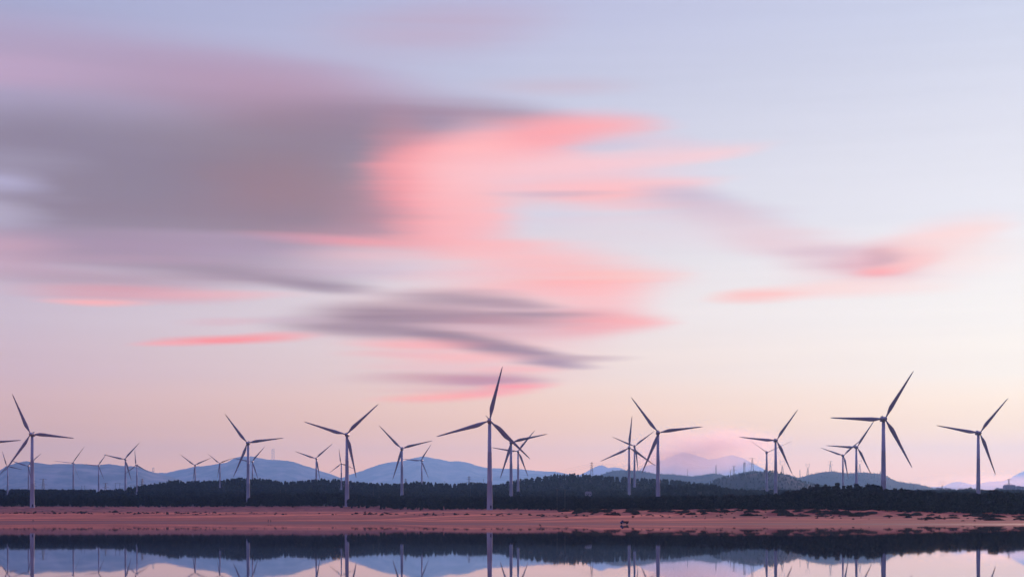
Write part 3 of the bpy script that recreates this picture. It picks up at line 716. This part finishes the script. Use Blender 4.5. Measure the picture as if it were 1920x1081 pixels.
for n_, i in enumerate(solo):
    t = empty('pine_tree', ((x[i]-HX)/F*D[i], D[i], z[i]), random.uniform(0, 6.28))
    right = x[i] > 1080
    tag(t, 'dark bushy pine in the front rows of the wood behind the '+('hummocky right-hand beach' if right else 'smooth left-hand beach'), 'tree',
        'front trees of the wood behind the '+('right-hand beach' if right else 'left-hand beach'))
    s = hgt[i]/10.0; t.scale = (s*random.uniform(.9, 1.25),)*2+(s,)
    v = random.randrange(6)
    link('crown', crown_me[v], None, t); link('trunk', trunk_me[v], None, t)

# ------------------------------------------------------------------ scrub and debris on the sand
def scrub_mesh(seed, n, w, h, size):
    r = np.random.default_rng(seed)
    a = r.random(n)*2*np.pi; q = np.sqrt(r.random(n)); zz_ = h*(1-q**2)*r.random(n)**.5
    c = np.stack([np.cos(a)*q*w*.5, np.sin(a)*q*w*.35, zz_], 1)
    s = size*(.6+.8*r.random(n)); d = r.normal(size=(n, 3)); d[:, 2] = np.abs(d[:, 2])*.6+.2; d /= np.linalg.norm(d, axis=1)[:, None]
    u = np.cross(d, r.normal(size=(n, 3))); u /= np.linalg.norm(u, axis=1)[:, None]
    T = np.stack([c-d*s[:, None]*.5-u*s[:, None]*.4, c-d*s[:, None]*.5+u*s[:, None]*.4, c+d*s[:, None]*.6], 1)
    return mesh_np('shrub', T.reshape(-1, 3), np.arange(n*3).reshape(-1, 3))
shrubs = [scrub_mesh(200+i, 260, 5.0, 1.3, .8) for i in range(5)]
for m_ in shrubs: m_.materials.append(M['shrub'])
tufts = [scrub_mesh(220+i, 60, 1.3, .55, .45) for i in range(4)]
for m_ in tufts: m_.materials.append(M['shrub'])
def on_row(xp, row):
    """distance at which the land shows at a photo row"""
    ds = np.arange(600, 1600, 1.0); zz_ = land_z(np.full_like(ds, xp), ds); rr = HY-(zz_-EYE)/ds*F
    j = np.argmax(rr <= row); return (ds[j], zz_[j]) if rr[j] <= row else (None, None)
sand_top = lambda xp: np.interp(xp, [1050, 1150, 1300, 1500, 1700, 1920], [957, 955.5, 955.5, 957.5, 962, 967])
for n_ in range(110):
    xp = random.uniform(1058, 1925); row = sand_top(xp)+random.choice([random.uniform(.5, 3.5), random.uniform(2.5, 10)])
    Dd, zz_ = on_row(xp, row)
    if Dd is None: continue
    o = link('dune_shrub', random.choice(shrubs)); o.location = (X_of(xp, Dd), Dd, zz_-.1); o.rotation_euler = (0, 0, random.uniform(-.4, .4))
    s = random.uniform(.5, 1.35); o.scale = (s*random.uniform(.9, 1.6), s, s*random.uniform(.7, 1.25))
    tag(o, 'low dark scrub clump growing on the hummocks of the right-hand beach', 'shrub', 'scrub clumps on the dune hummocks')
clumps = [random.uniform(-5, 1040) for _ in range(34)]
for n_ in range(290):
    left = n_ < 205
    xp = (random.gauss(random.choice(clumps), 14) if random.random() < .8 else random.uniform(-5, 1040)) if left else random.uniform(1040, 1925)
    if xp < -8 or xp > 1928: xp = random.uniform(0, 1900)
    base = np.interp(xp, [0, 400, 900, 1050, 1300, 1600, 1920], [960.5, 962, 964, 967, 966, 969, 974])
    row = base+random.gauss(0, 1.1 if xp < 1050 else 2.6)
    Dd, zz_ = on_row(xp, row)
    if Dd is None: continue
    o = link('sand_tuft', random.choice(tufts)); o.location = (X_of(xp, Dd), Dd, zz_-.03); o.rotation_euler = (0, 0, random.uniform(0, 6))
    s = random.uniform(.6, 1.5)*(1.3 if xp < 1000 else .8); o.scale = (s*random.uniform(.8, 1.7), s, s)
    tag(o, 'tiny dark tuft of dry plants dotting the sand slope', 'tuft', 'dark tufts dotting the sand')
# one larger dark clump on the left bank
Dd, zz_ = on_row(216, 960)
o = link('dune_shrub', scrub_mesh(300, 420, 5.5, 2.0, .8), M['shrub']); o.location = (X_of(216, Dd), Dd, zz_-.1)
tag(o, 'single large dark scrub clump alone on the left-hand sand bank', 'shrub')

# ------------------------------------------------------------------ pylons, poles, masts
def lattice(b, h, w0, w1, n, r):
    def cor(t, i):
        w = (w0+(w1-w0)*min(1, t*1.0))/2; s = [(-1,-1),(1,-1),(1,1),(-1,1)][i]; return Vector((s[0]*w, s[1]*w, h*t))
    ts = [1-(1-j/n)**1.25 for j in range(n+1)]
    for j in range(n):
        for i in range(4):
            b.tube(cor(ts[j], i), cor(ts[j+1], i), r, r, 4, False)
            b.tube(cor(ts[j], i), cor(ts[j+1], (i+1) % 4), r*.6, r*.6, 3, False)
            b.tube(cor(ts[j+1], i), cor(ts[j+1], (i+1) % 4), r*.6, r*.6, 3, False)
def pylon(xp, ytop, ybase, D, kind, label, group=None, name='power_pylon', cat='pylon', mt='steel', rz=0.0):
    top = P(xp, ytop, D); zg = float(land_z(np.array([float(xp)]), np.array([float(D)]))[0])
    zb = min(zg, EYE+(HY-ybase)/F*D)-1.0; h = top.z-zb
    root = empty(name, (top.x, D, zb), rz); tag(root, label, cat, group)
    r = max(.24, D/F*.2) if D > 2500 else .14
    b = MB()
    if kind in ('cross', 'tree', 'banded'):
        lattice(b, h, h*.20, h*.035, 7, r)
        link('mast', b.mesh('mast'), M[mt], root)
        arms = {'cross': [(.97, .20), (.66, .26)], 'tree': [(.92, .10), (.78, .14), (.6, .19)], 'banded': [(.95, .07), (.82, .07), (.69, .07), (.56, .07)]}[kind]
        for t, w in arms:
            a = MB(); a.tube((-w*h, 0, t*h), (w*h, 0, t*h), r*.9, r*.9, 4); a.tube((-w*h, 0, t*h), (0, 0, t*h+h*.04), r*.6, r*.6, 3); a.tube((w*h, 0, t*h), (0, 0, t*h+h*.04), r*.6, r*.6, 3)
            for s in (-1, 1): a.tube((s*w*h, 0, t*h), (s*w*h, 0, t*h-h*.05), r*.7, r*.5, 4)
            link('crossarm', a.mesh('crossarm'), M['redsteel'] if kind == 'banded' else M[mt], root)
    elif kind == 'cat':
        lattice(b, h*.62, h*.2, h*.05, 6, r); link('mast', b.mesh('mast'), M[mt], root)
        a = MB()
        for s in (-1, 1):
            pts = [(0, .62), (.13, .74), (.17, .86), (.13, .97), (.19, 1.0)]
            for p, q in zip(pts, pts[1:]): a.tube((s*p[0]*h, 0, p[1]*h), (s*q[0]*h, 0, q[1]*h), r*1.2, r*1.1, 4)
            a.tube((s*.13*h, 0, .97*h), (0, 0, .90*h), r, r, 4)
        link('head_frame', a.mesh('head_frame'), M[mt], root)
    elif kind == 'telecom':
        lattice(b, h*.95, h*.13, h*.07, 8, r); b.tube((0, 0, h*.9), (0, 0, h), r, r, 4); link('mast', b.mesh('mast'), M[mt], root)
        for t in (.88, .74):
            for q in range(3):
                a = MB(); an = q*2.09; a.box((math.cos(an)*h*.07, math.sin(an)*h*.07, t*h), (h*.04, h*.04, h*.09)); link('antenna_panel', a.mesh('antenna_panel'), M['concrete'], root)
    elif kind == 'mast':
        lattice(b, h, h*.06, h*.03, 9, r); link('lattice', b.mesh('lattice'), M[mt], root)
    elif kind == 'portal':
        w = h*.33
        for s in (-1, 1):
            a = MB(); a.tube((s*w/2, 0, 0), (s*w/2, 0, h), r*1.6, r*1.2, 6); link('pole', a.mesh('pole'), M[mt], root)
        a = MB(); a.tube((-w*.75, 0, h*.97), (w*.75, 0, h*.97), r, r, 4); link('crossbar', a.mesh('crossbar'), M[mt], root)
    elif kind == 'pole':
        b.tube((0, 0, 0), (0, 0, h), r*1.5, r, 6); link('post', b.mesh('post'), M[mt], root)
        a = MB(); a.tube((-1.1, 0, h*.95), (1.1, 0, h*.95), .1, .1, 4); link('crossbar', a.mesh('crossbar'), M[mt], root)
    return root
pylon(81,897,919,3300,'cross','wide-armed lattice pylon just right of the big left turbine tower')
pylon(63,899,919,3300,'tree','slim pylon close against the big left turbine tower')
pylon(197.8,905,919,3300,'cross','stubby lattice pylon between the small turbine and the overlapping left pair')
pylon(220.5,904.8,917,3300,'portal','twin-pole frame left of the overlapping turbine pair',name='pole_frame',cat='pole frame')
pylon(248,909,917,3300,'portal','low twin-pole frame between the towers of the left pair',name='pole_frame',cat='pole frame')
pylon(266.6,896.5,911,3050,'tree','slim dark pylon just right of the overlapping left pair')
pylon(153.3,909.5,919,3300,'pole','left one of two bare poles standing above the wood on the left',name='utility_pole',cat='pole')
pylon(158.6,909.5,919,3300,'pole','right one of two bare poles standing above the wood on the left',name='utility_pole',cat='pole')
pylon(287.5,876,886,18900,'mast','faint mast in the saddle of the left mountain',name='radio_mast',cat='mast')
pylon(512,841,862,24800,'mast','faint tall mast on the middle mountain',name='radio_mast',cat='mast')
pylon(760.5,896.5,907,3050,'tree','slim pylon between the two turbines before the central peak')
pylon(834,901,908,3050,'pole','short pole on the wood between the peak turbine and the tallest one',name='utility_pole',cat='pole')
pylon(879.3,892,906,3080,'tree','dark pylon left of the tallest turbine')
pylon(906.3,897,907,3080,'pole','small pole close left of the tallest turbine tower',name='utility_pole',cat='pole')
pylon(1109.4,866,891,3080,'banded','red and white banded pylon on the wooded hill at the centre right')
pylon(1288.8,878,891,10950,'mast','faint grey mast on the blue ridge right of the long level blade',name='radio_mast',cat='mast')
pylon(1342.4,871.5,887,10960,'banded','banded pylon on the small blue peak')
pylon(1369.5,881,890,5600,'mast','tiny mast at the left foot of the scrub hill',name='radio_mast',cat='mast')
pylon(1376,873,889,5460,'cross','cross-armed pylon at the left shoulder of the scrub hill')
pylon(1395.5,865,886,5460,'telecom','telecom tower with antenna panels on the scrub hill',name='telecom_tower',cat='telecom tower')
pylon(1410.5,858,883,5480,'cross','tallest cross-armed pylon on the scrub hill, left of the thin-bladed turbine')
pylon(1466.8,862,888,5460,'cat','cat-eared pylon right of the dark turbine on the scrub hill')
pylon(1500,880,893,10680,'mast','tiny mast in the dip between the two blue hills',name='radio_mast',cat='mast')
pylon(1514.6,868.5,889,10680,'cat','cat-eared pylon on the left shoulder of the far blue hill')
pylon(1557,864,883,10680,'cross','cross-armed pylon on top of the far blue hill')
pylon(1612,862,885,10680,'cat','cat-eared pylon right behind the overlapping right pair of turbines')
pylon(1640,889,906,9900,'cross','pylon low on the slope of the far blue hill')
pylon(1650.6,883,892,10680,'cross','small pylon on the ridge left of the second tallest turbine')
pylon(1708,903.5,912,10650,'cross','small faint pylon at the right foot of the far blue hill')
pylon(1713.2,907,922,1900,'pole','dark pole at the right foot of the far blue hill',name='utility_pole',cat='pole')
pylon(1766.7,901,917,4600,'cat','cat-eared pylon over the town roofs')
for xp, yt, lab in ((446.6,917,'farther left of the large turbine foot'), (455.4,917,'close left of the large turbine foot'), (526,917,'left one of the pair between two wooded humps'), (536,917,'right one of the pair between two wooded humps'),
                    (700,910,'left one of the pair right of the wide-V turbine'), (710.6,910,'right one of the pair right of the wide-V turbine'), (882,914,'left of the tallest turbine, farther one'), (900,917,'left of the tallest turbine, nearer one')):
    pylon(xp,yt,940,1780,'pole','dark wooden pole in the wood, '+lab,name='utility_pole',cat='pole',mt='wood')
pylon(1052,916,958,1185,'portal','tall dark twin-pole frame standing before the wood right of centre',name='pole_frame',cat='pole frame',mt='wood')

# sagging wires between the dark pylon and the banded pylon and on to the left
def wires(a, b, offs, r, label):
    m = MB()
    for dz in offs:
        pa, pb = a+Vector((0, 0, dz)), b+Vector((0, 0, dz)); prev = pa
        for i in range(1, 17):
            t = i/16; q = pa.lerp(pb, t)-Vector((0, 0, 4*t*(1-t)*9)); m.tube(prev, q, r, r, 3, False); prev = q
    tag(link('power_line', m.mesh('power_line'), M['steel']), label, 'power line')
wires(P(1109.4,867.5,3080), P(879.3,893,3080), (0, -3, -6), .07, 'faint sagging wires running left from the red and white banded pylon')
wires(P(1109.4,867.5,3080), P(1342.4,873,10960), (0, -3, -6), .09, 'faint wires running right from the banded pylon to the small blue peak')

# ------------------------------------------------------------------ town at the right, small house at the centre
def windows(root, wall, x0, x1, z0, nz, nx, y, s):
    for k in range(nz):
        for j in range(nx):
            m = MB(); m.box((x0+(x1-x0)*(j+.5)/nx, y, z0+k*s), ((x1-x0)/nx*.5, .2, s*.45)); link('window', m.mesh('window'), M['glass'], wall)
def building(xp0, xp1, ytop, ybase, D, dep, label, storeys, roof='flat', extra=None, rot=0.0):
    a, b_ = P(xp0, ytop, D), P(xp1, ybase, D); w = b_.x-a.x; zb = b_.z-6; h = a.z-zb
    root = empty('building', ((a.x+b_.x)/2, D, zb), rot); tag(root, label, 'building')
    m = MB(); m.box((0, dep/2, h/2), (w, dep, h)); wall = link('wall', m.mesh('wall'), M['concrete'], root)
    windows(root, wall, -w*.46, w*.46, h-3.0, 1, max(2, int(w/6)), -.08, 3.2)
    if storeys > 1: windows(root, wall, -w*.46, w*.46, h-9.6, 2, max(2, int(w/6)), -.08, 3.2)
    m = MB()
    if roof == 'slab': m.box((0, dep/2, h+.8), (w*1.35, dep*1.15, 1.6))
    else:
        m.box((0, dep/2, h+.25), (w+.8, dep+.8, .5))
        m.box((-w*.28, dep*.5, h+1.5), (w*.16, dep*.3, 2.0))
    link('roof', m.mesh('roof'), M['concrete'], root)
    if extra:
        for e in extra: e(root, w, dep, h)
    return root
def chamfer_block():
    D = 4560; a, b_ = P(1884.5, 908, D), P(1904.5, 921, D); w = b_.x-a.x; zb = b_.z-6; h = a.z-zb
    root = empty('building', ((a.x+b_.x)/2, D, zb)); tag(root, 'tallest pale block of the town with chamfered top, right of the last turbine', 'building')
    m = MB(); m.prism([(-w/2, 0), (w/2, 0), (w/2, h-3.2), (w/2-2.4, h), (-w/2+2.4, h), (-w/2, h-3.2)], 0, 20); wall = link('wall', m.mesh('wall'), M['concrete'], root)
    windows(root, wall, -w*.45, w*.45, h-15, 4, 5, -.08, 3.4)
    for s in (-.22, 0, .22):
        m = MB(); m.box((s*w, -.2, h*.45), (.7, .5, h*.8)); link('pilaster', m.mesh('pilaster'), M['concrete'], root)
chamfer_block()
building(1868.5,1884,915,922,4580,16,'low pale wing left of the tallest town block',1)
building(1905,1934,911.5,922,4580,18,'long pale wing at the right edge, beside the tallest town block',2)
building(1757,1768,914.2,920,4600,12,'low pale house left of the cat-eared pylon over the town',1)
building(1773,1781,914.6,920,4600,12,'small pale house right of the cat-eared pylon over the town',1)
building(1779.5,1785,915.4,920,4750,10,'narrow reddish house between two flat town roofs',1)
building(1800,1805.5,915.8,920,4600,10,'house under a wide overhanging flat roof slab in the town',1,'slab')
pylon(1891.5,897.5,909,4570,'cross','antenna mast rising from the roof of the tallest town block',name='antenna_mast',cat='mast')
def house():
    D = 1990.; p = P(1103.5, 921, D); root = empty('house', (p.x, D, p.z-6.6)); tag(root, 'small white house half hidden at the foot of the central wooded hill', 'house')
    m = MB(); m.box((0, 3, 3), (7.5, 6, 4.4)); w = link('wall', m.mesh('wall'), M['concrete'], root)
    m = MB(); m.prism([(-4.2, 5.2), (4.2, 5.2), (2.6, 6.9), (-2.6, 6.9)], -.6, 6.6); link('roof', m.mesh('roof'), M['concrete'], root)
    windows(root, w, -3.4, 3.4, 3.6, 1, 3, -.08, 2)
house()

# ------------------------------------------------------------------ small truck and figures on the wet sand
def gz1(xp, D): return float(land_z(np.array([float(xp)]), np.array([float(D)]))[0])
def truck():
    D = 640.; xp = 1170.5; root = empty('small_truck', (X_of(xp, D), D, gz1(xp, D)+.01)); tag(root, 'small dark open-bed truck with bluish cab parked on the wet sand', 'truck')
    m = MB(); m.prism([(-1.62,.35),(-.35,.35),(-.35,1.45),(-.95,1.45),(-1.2,.98),(-1.58,.85)], -.65, .65); cab = link('cab', m.mesh('cab'), M['bluepaint'], root)
    m = MB(); m.prism([(-1.12,.98),(-.45,.98),(-.45,1.36),(-.92,1.36)], -.668, .668); link('window', m.mesh('window'), M['glass'], cab)
    m = MB(); m.box((.62, 0, .42), (1.9, 1.2, .14)); link('chassis', m.mesh('chassis'), M['dark'], root)
    m = MB(); m.box((.62, 0, .56), (1.9, 1.3, .1)); m.box((.62, -.66, .85), (1.9, .05, .55)); m.box((.62, .66, .85), (1.9, .05, .55)); m.box((1.58, 0, .95), (.05, 1.27, .8)); m.box((-.3, 0, .9), (.05, 1.27, .7))
    link('bed', m.mesh('bed'), M['rust'], root)
    for sx in (-1.05, 1.0):
        for sy in (-.6, .6):
            m = MB(); m.tube((sx, sy-.09, .3), (sx, sy+.09, .3), .3, .3, 16); link('wheel', m.mesh('wheel'), M['dark'], root)
truck()
def figure(xp, D, h, pose, label):
    me = bpy.data.meshes.new('person'); k = h/1.7
    if pose == 'stand':
        J = {'pel':(0,0,.95,.14),'che':(0,0,1.3,.16),'nek':(0,0,1.48,.06),'hed':(0,-.01,1.62,.10),'lk':(-.1,0,.5,.07),'lf':(-.11,0,.06,.05),'lt':(-.12,-.15,.03,.04),'rk':(.1,-.04,.5,.07),'rf':(.12,.02,.06,.05),'rt':(.13,-.13,.03,.04),
             'ls':(-.2,0,1.38,.06),'le':(-.26,.02,1.1,.045),'lh':(-.26,-.06,.84,.04),'rs':(.2,0,1.38,.06),'re':(.27,.0,1.1,.045),'rh':(.25,-.1,.86,.04)}
    else:
        J = {'pel':(.16,0,.86,.15),'che':(-.18,0,1.04,.16),'nek':(-.36,0,1.04,.06),'hed':(-.48,0,.98,.10),'lk':(.1,-.1,.45,.07),'lf':(.12,-.12,.06,.05),'lt':(-.02,-.14,.03,.04),'rk':(.16,.12,.45,.07),'rf':(.2,.13,.06,.05),'rt':(.06,.14,.03,.04),
             'ls':(-.24,-.18,1.0,.06),'le':(-.3,-.2,.74,.045),'lh':(-.4,-.14,.5,.04),'rs':(-.24,.18,1.0,.06),'re':(-.28,.2,.74,.045),'rh':(-.38,.14,.48,.04)}
    E = [('pel','che'),('che','nek'),('nek','hed'),('pel','lk'),('lk','lf'),('lf','lt'),('pel','rk'),('rk','rf'),('rf','rt'),('che','ls'),('ls','le'),('le','lh'),('che','rs'),('rs','re'),('re','rh')]
    ks = list(J); me.from_pydata([tuple(c*k for c in J[a][:3]) for a in ks], [(ks.index(a), ks.index(b)) for a, b in E], [])
    o = link('person', me, M['cloth']); o.location = (X_of(xp, D), D, max(gz1(xp, D), -.25)); o.rotation_euler = (0, 0, random.uniform(-.4, .4))
    sm = o.modifiers.new('skin', 'SKIN'); me.skin_vertices[0]
    for a, v in zip(ks, me.skin_vertices[0].data): v.radius = (J[a][3]*k,)*2
    me.skin_vertices[0].data[0].use_root = True
    o.modifiers.new('sub', 'SUBSURF').levels = 1
    tag(o, label, 'person')
figure(503, 880, 1.6, 'stand', 'left one of two people standing on the wet sand at the left')
figure(507.5, 870, 1.45, 'stand', 'right one of two people standing on the wet sand at the left')
figure(62, 1010, 1.6, 'stand', 'lone person standing on the wet sand below the big left turbine')
figure(1013.2, 470, 1.5, 'bend', 'person bending over in the shallow water near the shore')

# ------------------------------------------------------------------ smoke drifting off a fire behind the ridge
def smoke(name, xc, yc, D, rx, rz, ry, dens, label, tilt=0.0, nscale=2.2):
    m = bpy.data.materials.new('smoke'); m.use_nodes = True; nt = m.node_tree; N = nt.nodes; L = nt.links
    N.remove(N['Principled BSDF']); v = N.new('ShaderNodeVolumePrincipled')
    v.inputs['Color'].default_value = (.95, .74, .68, 1); v.inputs['Anisotropy'].default_value = .72
    tc = N.new('ShaderNodeTexCoord')
    g = N.new('ShaderNodeTexGradient'); g.gradient_type = 'SPHERICAL'; L.new(tc.outputs['Object'], g.inputs[0])
    n = N.new('ShaderNodeTexNoise'); n.inputs['Scale'].default_value = nscale; n.inputs['Detail'].default_value = 3; L.new(tc.outputs['Object'], n.inputs[0])
    r = N.new('ShaderNodeMapRange'); L.new(n.outputs[0], r.inputs[0]); r.inputs[1].default_value = .35; r.inputs[2].default_value = .65; r.inputs[3].default_value = .15; r.inputs[4].default_value = 1.3
    a = N.new('ShaderNodeMapRange'); a.interpolation_type = 'SMOOTHSTEP'; L.new(g.outputs['Fac'], a.inputs[0]); a.inputs[2].default_value = .7; a.inputs[4].default_value = dens
    q = N.new('ShaderNodeMath'); q.operation = 'MULTIPLY'; L.new(a.outputs[0], q.inputs[0]); L.new(r.outputs[0], q.inputs[1]); L.new(q.outputs[0], v.inputs['Density'])
    L.new(v.outputs[0], N['Material Output'].inputs['Volume'])
    bm = bmesh.new(); bmesh.ops.create_icosphere(bm, subdivisions=3, radius=1.0); me = bpy.data.meshes.new(name); bm.to_mesh(me); bm.free()
    o = link(name, me, m); o.location = P(xc, yc, D); k = D/F; o.scale = (rx*k, ry, rz*k); o.rotation_euler = (0, R(-tilt), 0)
    tag(o, label, 'smoke', kind='stuff')
smoke('smoke', 1320, 845, 12600, 168, 58, 800, 2.0e-3, 'broad bank of pinkish smoke hanging above the far ridges', 4)
smoke('smoke', 1225, 872, 13000, 48, 34, 300, 1.5e-3, 'thin smoke rising behind the crossing pair of turbines', 20, 3.0)

smoke('added_haze', 1880, 906, 13500, 190, 24, 900, .5e-3, 'low added pink haze along the horizon right of the last turbine', 0, 1.2)  # added volume that turns the blue far mountain pinker

# ------------------------------------------------------------------ haze
def haze():
    m = bpy.data.materials.new('haze'); m.use_nodes = True; nt = m.node_tree; N = nt.nodes; L = nt.links
    N.remove(N['Principled BSDF']); v = N.new('ShaderNodeVolumePrincipled')
    v.inputs['Color'].default_value = (.30, .62, 1.0, 1); v.inputs['Density'].default_value = HAZE_DENSITY; v.inputs['Anisotropy'].default_value = 0.55
    L.new(v.outputs[0], N['Material Output'].inputs['Volume'])
    b = MB(); x0, x1, y0, y1, z0, z1 = -31000, 31000, -9200, HAZE_FAR, -8, HAZE_TOP
    b.box(((x0+x1)/2, (y0+y1)/2, (z0+z1)/2), (x1-x0, y1-y0, z1-z0))
    tag(link('haze', b.mesh('haze'), m), 'thin bluish evening haze over the whole plain', 'haze', kind='stuff')
haze()
